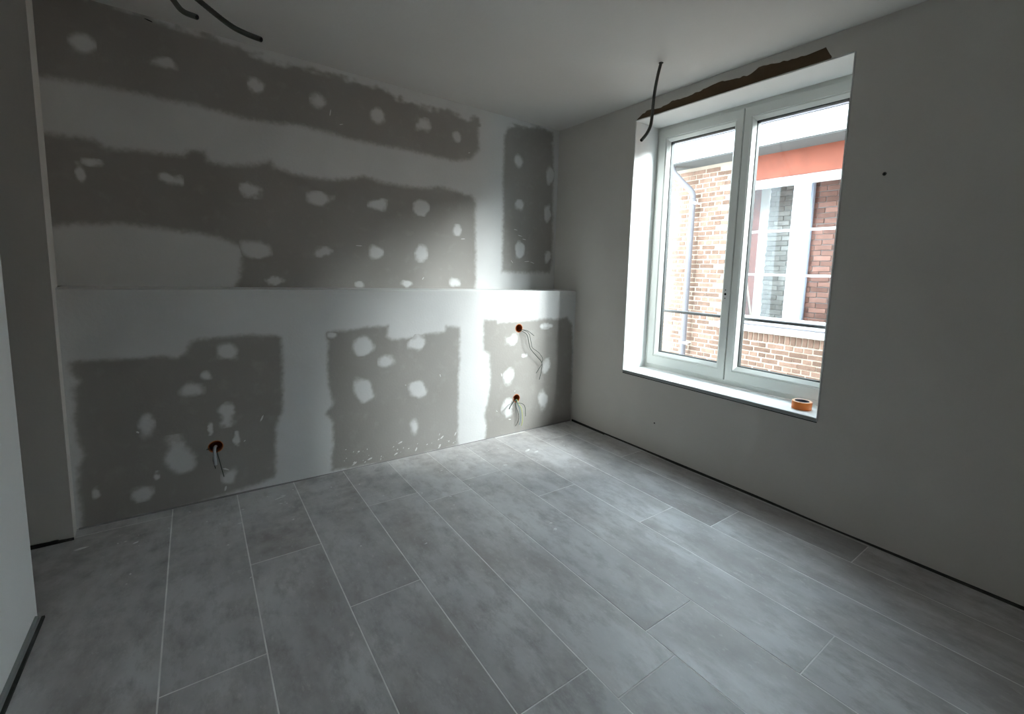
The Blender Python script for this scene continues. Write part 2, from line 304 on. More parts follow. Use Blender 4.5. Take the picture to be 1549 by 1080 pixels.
# ------------------------------------------------------------------ numpy helpers for the filler layers
def vnoise(x, z, s, seed):
    r = np.random.default_rng(seed); T = r.random((256, 256))
    u, v = x * s + 100, z * s + 100; i, j = np.floor(u).astype(int), np.floor(v).astype(int); a, b = u - i, v - j
    a, b = a * a * (3 - 2 * a), b * b * (3 - 2 * b)
    g = lambda p, q: T[p % 256, q % 256]
    return (g(i, j) * (1 - a) + g(i + 1, j) * a) * (1 - b) + (g(i, j + 1) * (1 - a) + g(i + 1, j + 1) * a) * b - .5
def sdist(x, z, poly):
    """signed distance, positive inside"""
    d = np.full(x.shape, 1e9); ins = np.zeros(x.shape, bool); n = len(poly)
    for k in range(n):
        (ax, az), (bx, bz) = poly[k], poly[(k + 1) % n]
        ex, ez = bx - ax, bz - az; t = np.clip(((x - ax) * ex + (z - az) * ez) / (ex * ex + ez * ez + 1e-12), 0, 1)
        d = np.minimum(d, np.hypot(x - ax - t * ex, z - az - t * ez))
        c = ((az > z) != (bz > z))
        with np.errstate(divide='ignore', invalid='ignore'): xi = ax + (z - az) / (bz - az + 1e-15) * ex
        ins ^= c & (x < xi)
    return np.where(ins, d, -d)
def layer(name, X0, X1, Z0, Z1, step, field, yplane, thick, parent, feather=.012, mtl=None):
    """thin skin of compound standing 'thick' proud of a wall that faces -Y; field(x, z) > 0 where it lies"""
    nx, nz = max(2, int(round((X1 - X0) / step)) + 1), max(2, int(round((Z1 - Z0) / step)) + 1)
    xs, zs = np.linspace(X0, X1, nx), np.linspace(Z0, Z1, nz)
    x, z = np.meshgrid(xs, zs, indexing='ij'); s = field(x, z)
    am = np.clip(s / feather * .5 + .5, 0, 1); am = am * am * (3 - 2 * am)
    keep = am > .001
    q = keep[:-1, :-1] | keep[1:, :-1] | keep[:-1, 1:] | keep[1:, 1:]
    I, J = np.nonzero(q); idx = lambda i, j: i * nz + j
    F = np.stack([idx(I, J), idx(I + 1, J), idx(I + 1, J + 1), idx(I, J + 1)], 1)
    used = np.unique(F); mp = -np.ones(nx * nz, int); mp[used] = np.arange(len(used)); F = mp[F]
    co = np.stack([x.ravel()[used], np.full(len(used), yplane) - .0004 - thick * am.ravel()[used], z.ravel()[used]], 1)
    me = bpy.data.meshes.new(name)
    me.vertices.add(len(co)); me.vertices.foreach_set('co', co.ravel())
    me.loops.add(F.size); me.loops.foreach_set('vertex_index', F.ravel().astype(np.int32))
    me.polygons.add(len(F)); me.polygons.foreach_set('loop_start', np.arange(0, F.size, 4, dtype=np.int32))
    try: me.polygons.foreach_set('loop_total', np.full(len(F), 4, np.int32))
    except Exception: pass
    at = me.attributes.new('amount', 'FLOAT', 'POINT'); at.data.foreach_set('value', am.ravel()[used].astype(np.float32))
    me.update(calc_edges=True); me.validate()
    for p in me.polygons: p.use_smooth = True
    return link(name, me, mtl or M_BOARD, parent)

# ================================================================== THE ROOM
# floor: substrate with tiles laid on it
floor = box('floor', (-5.2, SY - .1, -.20), (.0, 0.0, -.0008), M_GROUT)
tag(floor, 'grey concrete-look tiled floor with pale grout lines', 'floor', kind='structure')
OFF = [-1.763, -1.153, -1.694, -2.487, -1.052, -2.492, -1.368, -1.935, -2.197, -1.22, -2.0]
tile_cache = {}
def lay_tile(x0, x1, y0, y1):
    w, l = round(x1 - x0, 4), round(y1 - y0, 4)
    if w < .02 or l < .02: return
    if (w, l) not in tile_cache:
        bm = bmesh.new(); add_box(bm, (-w / 2, -l / 2, -.009), (w / 2, l / 2, 0), .0011)
        bmesh.ops.recalc_face_normals(bm, faces=bm.faces)
        me = bpy.data.meshes.new('tile'); bm.to_mesh(me); bm.free(); me.materials.append(M_TILE); tile_cache[(w, l)] = me
    o = bpy.data.objects.new('tile', tile_cache[(w, l)]); COL.objects.link(o); o.parent = floor
    o.location = ((x0 + x1) / 2, (y0 + y1) / 2, random.uniform(-.0004, .0004))
for k in range(-5, 10):
    if k == -2: continue                  # the wide tile at the doorway covers this row
    xa, xb = -2.964 + k * TILE + GAP / 2, -2.964 + (k + 1) * TILE - GAP / 2
    if k == -1: xa -= TILE
    xb = min(xb, -.010)
    if k < -2: ylo, yhi = WY + .0, JY - .008
    else: ylo, yhi = SY, -DP - .006
    segs = []
    if k == -2 or k == -1:        # rows that run under the west wall line
        pass
    y = OFF[k % 11] + 2 * TLEN
    while y > SY - TLEN:
        a, b = y - TLEN + GAP / 2, y - GAP / 2
        a, b = max(a, ylo), min(b, yhi)
        if b > a: 
            if xa >= WX + .005 or b <= WY or k < -2: lay_tile(max(xa, WX + .012) if k >= -2 and b < WY else xa, xb, a, b)
            else: lay_tile(xa, xb, a, b)
        y -= TLEN

# ceiling
ceiling = box('ceiling', (-5.2, SY - .1, H), (WT, .45, H + .28), M_CEIL)
tag(ceiling, 'plain plastered ceiling with loose cables coming out of it', 'ceiling', kind='structure')

# north wall: recessed upper boarding and boxed-out lower boarding with a ledge
north = empty('wall_north', (0, 0, 0)); tag(north, 'plasterboard wall with filled joints and screw holes and a ledge', 'wall', kind='structure')
upper = box('upper_boarding', (-5.2, 0.0, -.2), (.0, .30, H), M_BOARD, north)
bm = bmesh.new(); add_box(bm, (WX - .03, -DP, -.05), (-.0, .0, LZ))
lower = bm_obj('boxed_out_lower_boarding', bm, M_BOARD, north)
for hx, hz in HOLES:                                   # cut the round holes for the electrical boxes
    bm = bmesh.new(); bmesh.ops.create_cone(bm, cap_ends=True, segments=32, radius1=.0345, radius2=.0345, depth=.12)
    bmesh.ops.rotate(bm, verts=bm.verts, cent=(0, 0, 0), matrix=Matrix.Rotation(math.pi / 2, 3, 'X'))
    bmesh.ops.translate(bm, verts=bm.verts, vec=(hx, -DP, hz))
    cut = bm_obj('cutter', bm); md = lower.modifiers.new('b', 'BOOLEAN'); md.operation = 'DIFFERENCE'; md.solver = 'EXACT'; md.object = cut
    dg = bpy.context.evaluated_depsgraph_get(); dg.update()
    me = bpy.data.meshes.new_from_object(lower.evaluated_get(dg)); lower.modifiers.remove(md); lower.data = me
    bpy.data.objects.remove(cut)

def back_field(x, z):
    s = np.full(x.shape, 1e9)
    for P in BACK_DARK: s = np.minimum(s, -sdist(x, z, P))
    rag = np.where(z > 2.60, .050, .016)
    return s + rag * vnoise(x, z, 9, 3) + np.where(z > 2.6, .03, .008) * vnoise(x, z, 34, 4) + np.where(z > 2.6, .03, 0) * vnoise(x * .4, z * 2, 26, 9)
def box_field(x, z):
    s = np.full(x.shape, 1e9)
    for P in BOX_DARK: s = np.minimum(s, -sdist(x, z, P))
    return s + .014 * vnoise(x, z, 9, 5) + .007 * vnoise(x, z, 36, 6)
layer('joint_compound', -3.40, -.001, LZ + .001, H - .001, .010, back_field, 0.0, .0012, upper, .026)
layer('joint_compound', WX + .001, -.001, .004, LZ - .0005, .010, box_field, -DP, .0012, lower, .018)
box('ledge_skim', (WX - .02, -DP, LZ + .0002), (-.001, -.001, LZ + .0012), M_REVEAL, lower)
# pale edge bead along the top of the ledge
tube('edge_bead', [(WX, -DP + .001, LZ - .0008), (-.001, -DP + .001, LZ - .0008)], .0035, M_REVEAL, lower, 6, 0)
def spots(data, yplane, parent, seed):
    for k, (cx, cz, a, b) in enumerate(data):
        n = 40 + k
        def fld(x, z, cx=cx, cz=cz, a=a, b=b, n=n):
            r = np.hypot((x - cx) / a, (z - cz) / b); mn = min(a, b)
            return (1 - r) * mn + .9 * mn * vnoise(x + k * 3.7, z, .7 / mn, seed + n) + .35 * mn * vnoise(x, z + k * 1.3, 2.2 / mn, seed + n + 1) * (k % 3) * .5
        st = max(.004, min(a, b) / 7)
        layer('filler_spot', cx - a * 1.35, cx + a * 1.35, max(cz - b * 1.35, .004), cz + b * 1.35, st, fld, yplane - .0003, .0018, parent, min(.018, min(a, b) * .5))
spots(BACK_SPOTS, 0.0, upper, 100)
spots(BOX_SPOTS, -DP, lower, 200)
# small knocks and specks of plaster low down on the boarding
def flake(bm, c, nrm_axis, s, asp, ang):
    n = random.randint(5, 7); vs = []; 
    for lay in (0, 1):
        ring = []
        for k in range(n):
            a = 2 * math.pi * k / n; rr = s * random.uniform(.7, 1.1) * (1 if lay == 0 else .6)
            u, v = rr * math.cos(a) * asp, rr * math.sin(a); u, v = u * math.cos(ang) - v * math.sin(ang), u * math.sin(ang) + v * math.cos(ang)
            h = .0004 if lay == 0 else .0004 + min(.003, s * .3)
            ring.append(bm.verts.new((c[0] + u, c[1] - h, c[2] + v) if nrm_axis == 'Y' else (c[0] + u, c[1] + v, c[2] + h)))
        vs.append(ring)
    for k in range(n): bm.faces.new((vs[0][k], vs[0][(k + 1) % n], vs[1][(k + 1) % n], vs[1][k]))
    bm.faces.new(vs[1])
bm = bmesh.new()
for _ in range(46):
    x = random.uniform(-2.05, -1.05); z = .02 + abs(random.gauss(0, .06))
    flake(bm, (x, -DP, z), 'Y', random.choice((.002, .003, .004, .007)), random.uniform(1, 3.2), random.uniform(.2, 1.2))
for _ in range(16):
    flake(bm, (random.uniform(-3.2, -.5), -DP, random.uniform(.05, .8)), 'Y', random.uniform(.003, .007), random.uniform(1.5, 4), random.uniform(0, 3))
o = bm_obj('plaster_specks', bm, M_CRUMB, lower); o['kind'] = 'stuff'
bm = bmesh.new()
for (x, z, l, a) in ((-.47, 1.78, .03, -.1), (-.42, 1.73, .035, -.15), (-.37, 1.70, .03, -.15), (-.50, 1.49, .03, -.8), (-.33, 1.50, .05, .1), (-.27, 1.49, .04, -.3), (-1.84, 1.55, .04, 0.), (-1.0, 1.66, .03, .1), (-1.35, 1.32, .02, 1.), (-2.02, 2.44, .035, 1.4), (-1.95, 2.38, .02, .3), (-.95, 2.37, .015, .3)):
    flake(bm, (x, 0, z), 'Y', .0035, l / .0045, a)
o = bm_obj('scratches', bm, M_CRUMB, upper); o['kind'] = 'stuff'
bm = bmesh.new()
for (x, l, a) in ((-2.95, .05, -.2), (-2.62, .03, .1), (-2.30, .05, -.1), (-1.98, .02, .3), (-1.72, .03, -.3), (-1.32, .05, -.15), (-.98, .12, 0.), (-.85, .16, 0.02), (-.55, .03, -.3), (-.42, .02, .2), (-1.12, .05, 0.)):
    flake(bm, (x, 0, H - .012 - random.uniform(0, .012)), 'Y', .0035, l / .008, a)
o = bm_obj('joint_cracks', bm, M_HOLE, upper); o['kind'] = 'stuff'

# east wall with the window opening
bm = bmesh.new()
add_box(bm, (0, SY - .1, -3.0), (WT, .45, Z1 - .026)); add_box(bm, (0, SY - .1, Z2), (WT, .45, H + .28))
add_box(bm, (0, Y1, Z1 - .026), (WT, .45, Z2)); add_box(bm, (0, SY - .1, Z1 - .026), (WT, Y2, Z2))
east = bm_obj('wall_east', bm, M_PLASTER); tag(east, 'skimmed plaster wall holding the window', 'wall', kind='structure')
bm = bmesh.new()                 # unseen dark skin added outside to cut light bounced off this wall
XO = WT + .002
for a_, c_ in (((WT, SY - .1, -3.0), (XO, .45, Z1 - .03)), ((WT, SY - .1, Z2), (XO, .45, H + .28)), ((WT, Y1, Z1 - .03), (XO, .45, Z2)), ((WT, SY - .1, Z1 - .03), (XO, Y2, Z2))): add_box(bm, a_, c_)
bm_obj('outer_bounce_skin', bm, mat('dark_bounce_skin', (.12, .07, .055), .9, .1, noise=.3, scale=12), east)
bm = bmesh.new(); e = .002       # white skim on the reveal
add_box(bm, (.0, Y1, Z1 - .026), (.272, Y1 - e, Z2)); add_box(bm, (.0, Y2, Z1 - .026), (.272, Y2 + e, Z2)); add_box(bm, (.0, Y1 - e, Z2), (.272, Y2 + e, Z2 - e))
bm_obj('reveal_lining', bm, M_REVEAL, east)
for pa_, pb_ in (((0, Y1, Z1), (0, Y1, Z2)), ((0, Y2, Z1 - .02), (0, Y2, Z2)), ((0, Y1, Z2), (0, Y2, Z2))):
    tube('corner_bead', [pa_, pb_], .0045, M_REVEAL, east, 8, 0)
# strip of brown board left bare between window head and ceiling
ys = [p[0] for p in BARE_STRIP]
bm = bmesh.new(); N_ = 160; ya, yb = -.975, -2.365
top = []
for i in range(N_ + 1):
    y = ya + (yb - ya) * i / N_
    prof = sorted(BARE_STRIP[1:-1], key=lambda p: -p[0])
    zt = np.interp(-y, [-p[0] for p in prof], [p[1] for p in prof]) + .010 * float(vnoise(np.array(y), np.array(0.), 14, 21)) + .008 * float(vnoise(np.array(y), np.array(.5), 40, 22))
    edge = min(1, (i + 1) / 8, (N_ - i + 1) / 5); zt = Z2 + .004 + (zt - Z2 - .004) * edge
    top.append((y, min(zt, H - .012)))
f = [bm.verts.new((-.0015, y, z)) for y, z in top]; g = [bm.verts.new((-.0015, y, Z2 + .001)) for y, z in top]; hh = [bm.verts.new((0.0005, y, z + .002)) for y, z in top]
for i in range(N_):
    bm.faces.new((f[i], f[i + 1], g[i + 1], g[i])); bm.faces.new((f[i], f[i + 1], hh[i + 1], hh[i]))
bm_obj('bare_brown_strip', bm, M_BROWN, east)

# west wall, door jamb beyond the doorway, south wall, passage behind
west = box('wall_west', (WX - .22, SY - .1, -.05), (WX, WY, H), M_REVEAL); tag(west, 'pale plaster wall ending at the doorway', 'wall', kind='structure')
bm = bmesh.new(); pr = [(WX - 1.6, JY), (WX + .008, JY), (WX + .002, -DP), (-3.394, 0.0), (WX - 1.6, 0.0)]
pa = [bm.verts.new((x, y, -.05)) for x, y in pr]; pb = [bm.verts.new((x, y, H)) for x, y in pr]
bm.faces.new(pa); bm.faces.new(pb[::-1])
for k in range(5): bm.faces.new((pa[k], pa[(k + 1) % 5], pb[(k + 1) % 5], pb[k]))
jamb = bm_obj('wall_northwest', bm, M_PLASTER); tag(jamb, 'grey plaster jamb wall beside the plasterboard wall', 'wall', kind='structure')
south = box('wall_south', (-5.2, SY - .1, -.05), (0, SY, H), M_BOARD); tag(south, 'bare plasterboard wall behind the viewpoint', 'wall', kind='structure')
far = box('wall_passage', (-5.2, SY, -.05), (-5.0, 0.0, H), M_PLASTER); tag(far, 'plain plaster wall of the passage beyond the doorway', 'wall', kind='structure')

# foam edge strips left showing along the foot of the walls
t1 = empty('trim_1', (0, 0, 0)); tag(t1, 'dark foam edge strip along the foot of the window wall', 'edge strip', kind='structure')
bm = bmesh.new(); n = 60
def strip(bm, P, h0, th, axis, seed, amp=.3):
    vs = []
    for i in range(n + 1):
        t = i / n; p = Vector(P[0]).lerp(Vector(P[1]), t); hz = h0 * (1 + amp * 2 * float(vnoise(np.array(t * 9.), np.array(0.), 1.0, seed)))
        off = Vector((-th, 0, 0)) if axis == 'X' else Vector((0, -th, 0)) if axis == 'Y' else Vector((th, 0, 0))
        vs.append([bm.verts.new(p + Vector((0, 0, -.004))), bm.verts.new(p + Vector((0, 0, hz))), bm.verts.new(p + off + Vector((0, 0, hz * .92))), bm.verts.new(p + off + Vector((0, 0, -.004)))])
    for a, b in zip(vs, vs[1:]):
        for k in range(4): bm.faces.new((a[k], a[(k + 1) % 4], b[(k + 1) % 4], b[k]))
    bm.faces.new(vs[0]); bm.faces.new(vs[-1][::-1])
strip(bm, ((-.0005, -DP - .02, 0), (-.0005, SY, 0)), .017, .006, 'X', 31)
bm_obj('foam_strip', bm, M_FOAM, t1)
bm = bmesh.new(); strip(bm, ((-.0068, -.80, 0), (-.0068, SY, 0)), .0055, .003, 'X', 33, .35); bm_obj('cut_edge', bm, M_PALE, t1)
t2 = empty('trim_2', (0, 0, 0)); tag(t2, 'grey foam edge strip along the foot of the west wall', 'edge strip', kind='structure')
bm = bmesh.new(); strip(bm, ((WX + .0005, WY - .03, 0), (WX + .0005, SY, 0)), .032, .010, 'W', 35, .2); bm_obj('foam_strip', bm, mat('grey_foam', (.26, .27, .265), .9, .1), t2)
bm = bmesh.new(); strip(bm, ((WX + .0108, WY, 0), (WX + .0108, SY, 0)), .010, .009, 'W', 37, .3); bm_obj('gap_filler', bm, M_FOAM, t2)
t3 = empty('trim_3', (0, 0, 0)); tag(t3, 'black gap strip under the doorway jamb wall', 'edge strip', kind='structure')
bm = bmesh.new(); strip(bm, ((WX - 1.0, JY - .0005, 0), (WX + .008, JY - .0005, 0)), .016, .006, 'Y', 39, .5); bm_obj('foam_strip', bm, M_FOAM, t3)
bm = bmesh.new()
tube_bm(bm, catmull([(WX - .10, JY - .010, .012), (WX - .07, JY - .018, .022), (WX - .045, JY - .014, .020), (WX - .05, JY - .01, .01)], 6), .004, 6)
bm_obj('crumpled_foil', bm, M_FOAM, t3)
t4 = empty('trim_4', (0, 0, 0)); tag(t4, 'ragged dark strip drawn in for the gap at the foot of the plasterboard wall', 'edge strip', kind='structure')
bm = bmesh.new(); strip(bm, ((WX + .01, -DP - .0005, 0), (-.01, -DP - .0005, 0)), .007, .004, 'Y', 41, .8); bm_obj('dark_gap_strip', bm, M_JOINT, t4)  # dark of the gap at the wall foot, put into a grey strip

# ================================================================== THE WINDOW
win = empty('window_1', (.275, -1.723, Z1)); tag(win, 'white double casement window without handles', 'window', kind='structure')
def W(name, bm, m_, parent=None):
    o = bm_obj(name, bm, m_)
    o.parent = parent or win
    if parent is None: o.location = -win.location
    return o
bm = bmesh.new()
ring_frame(bm, (Y1, Y2, Z1, Z2), (Y1 - .075, Y2 + .075, Z1 + .075, Z2 - .075), [(0, .345), (0, .275), (.55, .275), (.55, .292), (1, .292), (1, .345)])
W('frame', bm, M_PVC)
SASH = [(-.992, -1.7215, -1.090, -1.645), (-1.7285, -2.454, -1.806, -2.368)]
for k, (oa, ob, ga, gb) in enumerate(SASH):
    bm = bmesh.new(); ya, yb = oa, ob
    za, zb = Z1 + .036, Z2 - .030; gza, gzb = .768, 2.482
    outer, inner = (ya, yb, za, zb), (ga, gb, gza, gzb)
    ring_frame(bm, outer, inner, [(0, .335), (0, .266), (.03, .262), (.66, .262), (.70, .267), (.70, .335)])
    sash = W('sash', bm, M_PVC)
    bm = bmesh.new(); mid = tuple(o + (i - o) * .70 for o, i in zip(outer, inner))
    ring_frame(bm, mid, inner, [(0, .33), (0, .266), (.25, .266), (1., .288), (1., .33)])
    W('glazing_bead', bm, M_PVC, sash)
    bm = bmesh.new(); g_ = .006
    ring_frame(bm, inner, (ga - g_, gb + g_, gza + g_, gzb - g_), [(0, .330), (0, .291), (1, .295), (1, .330)])
    W('gasket', bm, M_GASKET, sash)
    bm = bmesh.new(); add_box(bm, (.300, ga, gza), (.304, gb, gzb)); W('pane', bm, M_GLASS, sash)
    bm = bmesh.new(); add_box(bm, (.316, ga, gza), (.320, gb, gzb)); W('pane', bm, M_GLASS, sash)
    if k == 0:
        bm = bmesh.new(); lathe(bm, [(.0001, .2612), (.0085, .2612), (.0085, .270), (.0001, .270)], 'X', (0, -1.686, 1.289), 16); W('handle_spindle_hole', bm, M_HOLE, sash)
        for dz in (-.030, .030):
            bm = bmesh.new(); lathe(bm, [(.0001, .2612), (.0042, .2612), (.0042, .270), (.0001, .270)], 'X', (0, -1.686, 1.289 + dz), 12); W('screw_hole', bm, M_HOLE, sash)
bm = bmesh.new(); add_box(bm, (-.004, Y1 - .0022, Z1 - .022), (.2755, Y2 + .0022, Z1), .002)
sill = W('window_sill', bm, M_SILL)
bm = bmesh.new(); add_box(bm, (-.0046, Y1 - .003, Z1 - .024), (-.0038, Y2 + .003, Z1 - .004)); W('front_edge_shade', bm, M_SILLSHADE, sill)  # grey sheet carries the shade of the sill's front
bm = bmesh.new(); add_box(bm, (-.0012, Y1, Z1 - .030), (.0, Y2, Z1 - .0235)); W('shadow_gap', bm, M_HOLE, sill)  # black strip painted in for the shade in the gap under the sill

# ================================================================== THINGS IN THE ROOM
# roll of tape on the sill
tape = empty('tape_roll', (.125, -2.340, Z1)); tag(tape, 'orange roll of adhesive tape lying on the white window sill', 'tape')
bm = bmesh.new(); lathe(bm, [(.0415, .001), (.0552, .001), (.056, .003), (.056, .046), (.0552, .048), (.0415, .048)], 'Z', seg=48); t_ = bm_obj('tape_winding', bm, [M_TAPE, M_TAPETOP], tape)
for p in t_.data.polygons:
    p.use_smooth = abs(p.normal.z) < .5
    if p.normal.z > .8: p.material_index = 1
bm = bmesh.new(); lathe(bm, [(.0385, .000), (.0415, .000), (.0415, .0485), (.0385, .0485)], 'Z', seg=48); bm_obj('cardboard_core', bm, M_CORE, tape)

# conduits hanging from the ceiling
def conduit(name, pts, rad, label, hole=True, seg=10):
    base = Vector(pts[0]); o = empty(name, base); tag(o, label, 'cable', 'cable conduits hanging from the ceiling')
    P = catmull([Vector(p) - base for p in pts], 22)
    bm = bmesh.new(); tube_bm(bm, P, lambda i: rad * (1.0 if i % 2 else .93), seg); bm_obj('conduit', bm, M_CONDUIT, o, True)
    d = (P[-1] - P[-2]).normalized(); 
    bm = bmesh.new(); tube_bm(bm, [P[-1] - d * .004, P[-1] + d * .0012], rad * .72, seg); bm_obj('open_end', bm, M_HOLE, o)
    if hole:
        bm = bmesh.new(); lathe(bm, [(.0001, -.0012), (rad * 1.5, -.0012), (rad * 1.7, 0.004), (.0001, .004)], 'Z', seg=18); bm_obj('ceiling_hole', bm, M_HOLE, o)
    return o
conduit('ceiling_conduit', [(-0.4143, -1.5276, 2.7412), (-0.4544, -1.5428, 2.6583), (-0.4952, -1.5608, 2.5522), (-0.5308, -1.5825, 2.4482), (-0.5604, -1.6052, 2.37), (-0.5926, -1.6245, 2.301), (-0.6335, -1.6352, 2.2444), (-0.683, -1.6383, 2.1943)], .0098,
        'dark grey conduit hanging from the ceiling in front of the window')
conduit('ceiling_conduit', [(-2.985, -1.20, 2.741), (-2.955, -1.215, 2.60), (-2.895, -1.25, 2.44), (-2.829, -1.292, 2.330), (-2.803, -1.318, 2.291), (-2.764, -1.351, 2.2715)], .0100,
        'short thick grey conduit hanging at the ceiling left of the longer one')
conduit('ceiling_conduit', [(-2.965, -1.17, 2.741), (-2.93, -1.20, 2.58), (-2.85, -1.265, 2.43), (-2.7576, -1.347, 2.3333), (-2.676, -1.422, 2.2517), (-2.630, -1.462, 2.2205), (-2.584, -1.5015, 2.1988)], .0098,
        'long dark conduit slanting down below the ceiling near the plasterboard wall')

# electrical boxes in the lower boarding, wires hanging out
BOXLAB = ['orange electrical box high beside the corner with long trailing wires', 'orange electrical box low beside the corner with a short wire bunch', 'orange electrical box low at the doorway end of the wall']
WM = {'A': [M_WIREK, M_WIREK, M_WIREK, M_WIREK], 'B': [M_WIREK, M_WIREK, M_WIREY, M_WIREB, M_WIREK], 'C': [M_CONDUIT2, M_WIREK, M_WIREK, M_WIREK]}
WR = {'A': [.0024, .0027, .0020, .0022], 'B': [.0042, .0024, .0030, .0026, .0024], 'C': [.0085, .0022, .0022, .002]}
for (hx, hz), lab, key in zip(HOLES, BOXLAB, 'ABC'):
    o = empty('electrical_box', (hx, -DP, hz)); tag(o, lab, 'junction box', 'electrical boxes in the boarding')
    bm = bmesh.new(); lathe(bm, [(.0345, .0), (.0345, .048), (.0001, .048), (.0001, .046), (.0325, .046), (.0325, .004)], 'Y', seg=32, closed=False)
    bm_obj('box_shell', bm, M_BOXSHADE, o, True)
    bm = bmesh.new(); lathe(bm, [(.0325, .0045), (.0325, -.0012), (.0345, -.0018), (.0370, -.0006), (.0345, .001), (.0345, .0045)], 'Y', seg=32); bm_obj('rim', bm, M_ORANGE, o, True)
    bm = bmesh.new(); lathe(bm, [(.0001, .0452), (.0318, .0452), (.0318, .0458), (.0001, .0458)], 'Y', seg=24); bm_obj('back_plate', bm, mat('shaded_box_back', (.20, .05, .015), .7, .2), o)  # back darkened for the shade deep in the box
    for pts, m_, r_ in zip(WIRES[key], WM[key], WR[key]):
        P = [Vector(p) - Vector((hx, -DP, hz)) for p in pts]
        tube('wire' if r_ < .005 else 'conduit_end', P, r_, m_, o, 6, 7)

# plugs left in the window wall
def plug(y, z, r, label):
    o = empty('wall_plug', (0, y, z)); tag(o, label, 'wall plug')
    bm = bmesh.new(); lathe(bm, [(r * .5, .001), (r * .5, -.002), (r, -.003), (r * 1.15, -.001), (r * 1.15, .001)], 'X', seg=16); bm_obj('collar', bm, M_CONDUIT, o, True)
    bm = bmesh.new(); lathe(bm, [(.0001, -.0008), (r * .55, -.0008), (r * .55, .0), (.0001, .0)], 'X', seg=12); bm_obj('bore', bm, M_HOLE, o)
plug(-2.674, 1.958, .008, 'small dark plug in the plaster right of the window')
plug(-1.327, .259, .0055, 'tiny faint plug in the plaster low below the window')

# crumbs of plaster on the floor
bm = bmesh.new()
for _ in range(90):
    x = random.uniform(-3.2, -.15); y = -DP - .02 - abs(random.gauss(0, .45))
    if y < SY + .1: continue
    flake(bm, (x, y, 0), 'Z', random.uniform(.002, .006), random.uniform(1, 2.2), random.uniform(0, 3))
for (x, y, s, a, t) in ((-2.46, -.52, .006, 6, .35), (-2.44, -.50, .005, 4, -.1), (-3.30, -.56, .011, 2.6, .1), (-3.10, -.64, .006, 3, .5), (-3.14, -.60, .004, 2, .3), (-1.30, -1.72, .012, 1.3, .8), (-1.28, -1.66, .009, 1.2, .2), (-1.08, -.86, .010, 2.5, -.4), (-1.93, -1.45, .006, 2, .2), (-.78, -.72, .016, 2, .5), (-.74, -.78, .010, 3, .2)):
    flake(bm, (x, y, 0), 'Z', s, a, t)
o = bm_obj('plaster_crumbs', bm, M_CRUMB); tag(o, 'white plaster crumbs scattered over the grey tiles', 'debris', kind='stuff')

# ================================================================== OUTSIDE
rail = empty('guard_rail', (.40, -1.723, 1.112)); tag(rail, 'grey metal guard rail across the outside of the window', 'railing')
tube('rail_bar', [(0, .757, 0), (0, -.757, 0)], .0125, M_RAIL, rail, 14, 0)
for s in (1, -1):
    bm = bmesh.new(); lathe(bm, [(.0001, 0), (.024, 0), (.024, .004), (.0001, .004)], 'Y', (0, s * .756 - (.004 if s > 0 else 0), 0), 20); bm_obj('end_flange', bm, M_RAIL, rail)
ground = box('ground', (WT, -30, -3.2), (30, 30, -3.0), M_PAVE); tag(ground, 'grey paving of the alley below the window', 'ground', kind='structure')

house = empty('neighbouring_house', (XF, -1.0, -3.0)); tag(house, 'sandy brick house across the alley with white cornice and windows', 'building')
HL = house.location.copy()
def HO(name, bm, m_, parent=None, smooth=False):
    o = bm_obj(name, bm, m_, None, smooth)
    if parent is None: o.parent = house; o.location = -HL
    else: o.parent = parent
    return o
FY0, FY1, SZ = -7.0, 4.2, 2.925
OY0, OY1, OZ0, OZ1 = -1.84, -.15, .845, 2.635       # window opening in the facade
bm = bmesh.new()
add_box(bm, (XF, FY0, -3.0), (XF + .30, FY1, OZ0)); add_box(bm, (XF, FY0, 2.93), (XF + .30, FY1, 3.2))
add_box(bm, (XF, OY1, OZ0), (XF + .30, FY1, 2.93)); add_box(bm, (XF, FY0, OZ0), (XF + .30, OY0, 2.93))
wall = HO('facade_wall', bm, M_MORTAR)
bm = bmesh.new(); add_box(bm, (XF + .30, FY0, -3.0), (XF + 6, FY0 + .3, 3.2)); add_box(bm, (XF + .30, FY1 - .3, -3.0), (XF + 6, FY1, 3.2)); add_box(bm, (XF + 5.7, FY0, -3.0), (XF + 6, FY1, 3.2))
HO('side_walls', bm, M_MORTAR)
bm = bmesh.new(); add_box(bm, (XF - .008, OY0 - .13, OZ1), (XF + .3, OY1 + .02, 2.93), .003); HO('red_lintel', bm, M_RED)
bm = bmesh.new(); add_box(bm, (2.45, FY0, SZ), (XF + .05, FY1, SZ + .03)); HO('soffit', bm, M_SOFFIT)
bm = bmesh.new(); add_box(bm, (2.43, FY0, SZ + .02), (2.455, FY1, 3.175), .003); fas = HO('fascia', bm, M_WHITE)
bm = bmesh.new(); add_box(bm, (2.405, FY0, 3.180), (2.47, FY1, 3.212), .008); HO('gutter_edge', bm, M_ZINC)
bm = bmesh.new(); add_box(bm, (2.423, FY0, SZ + .012), (2.44, FY1, SZ + .037), .003); HO('fascia_lip', bm, M_WHITE)
bm = bmesh.new()
add_box(bm, (2.45, FY0, 3.10), (XF + 6, FY1, 3.175))
HO('roof', bm, M_ROOF)
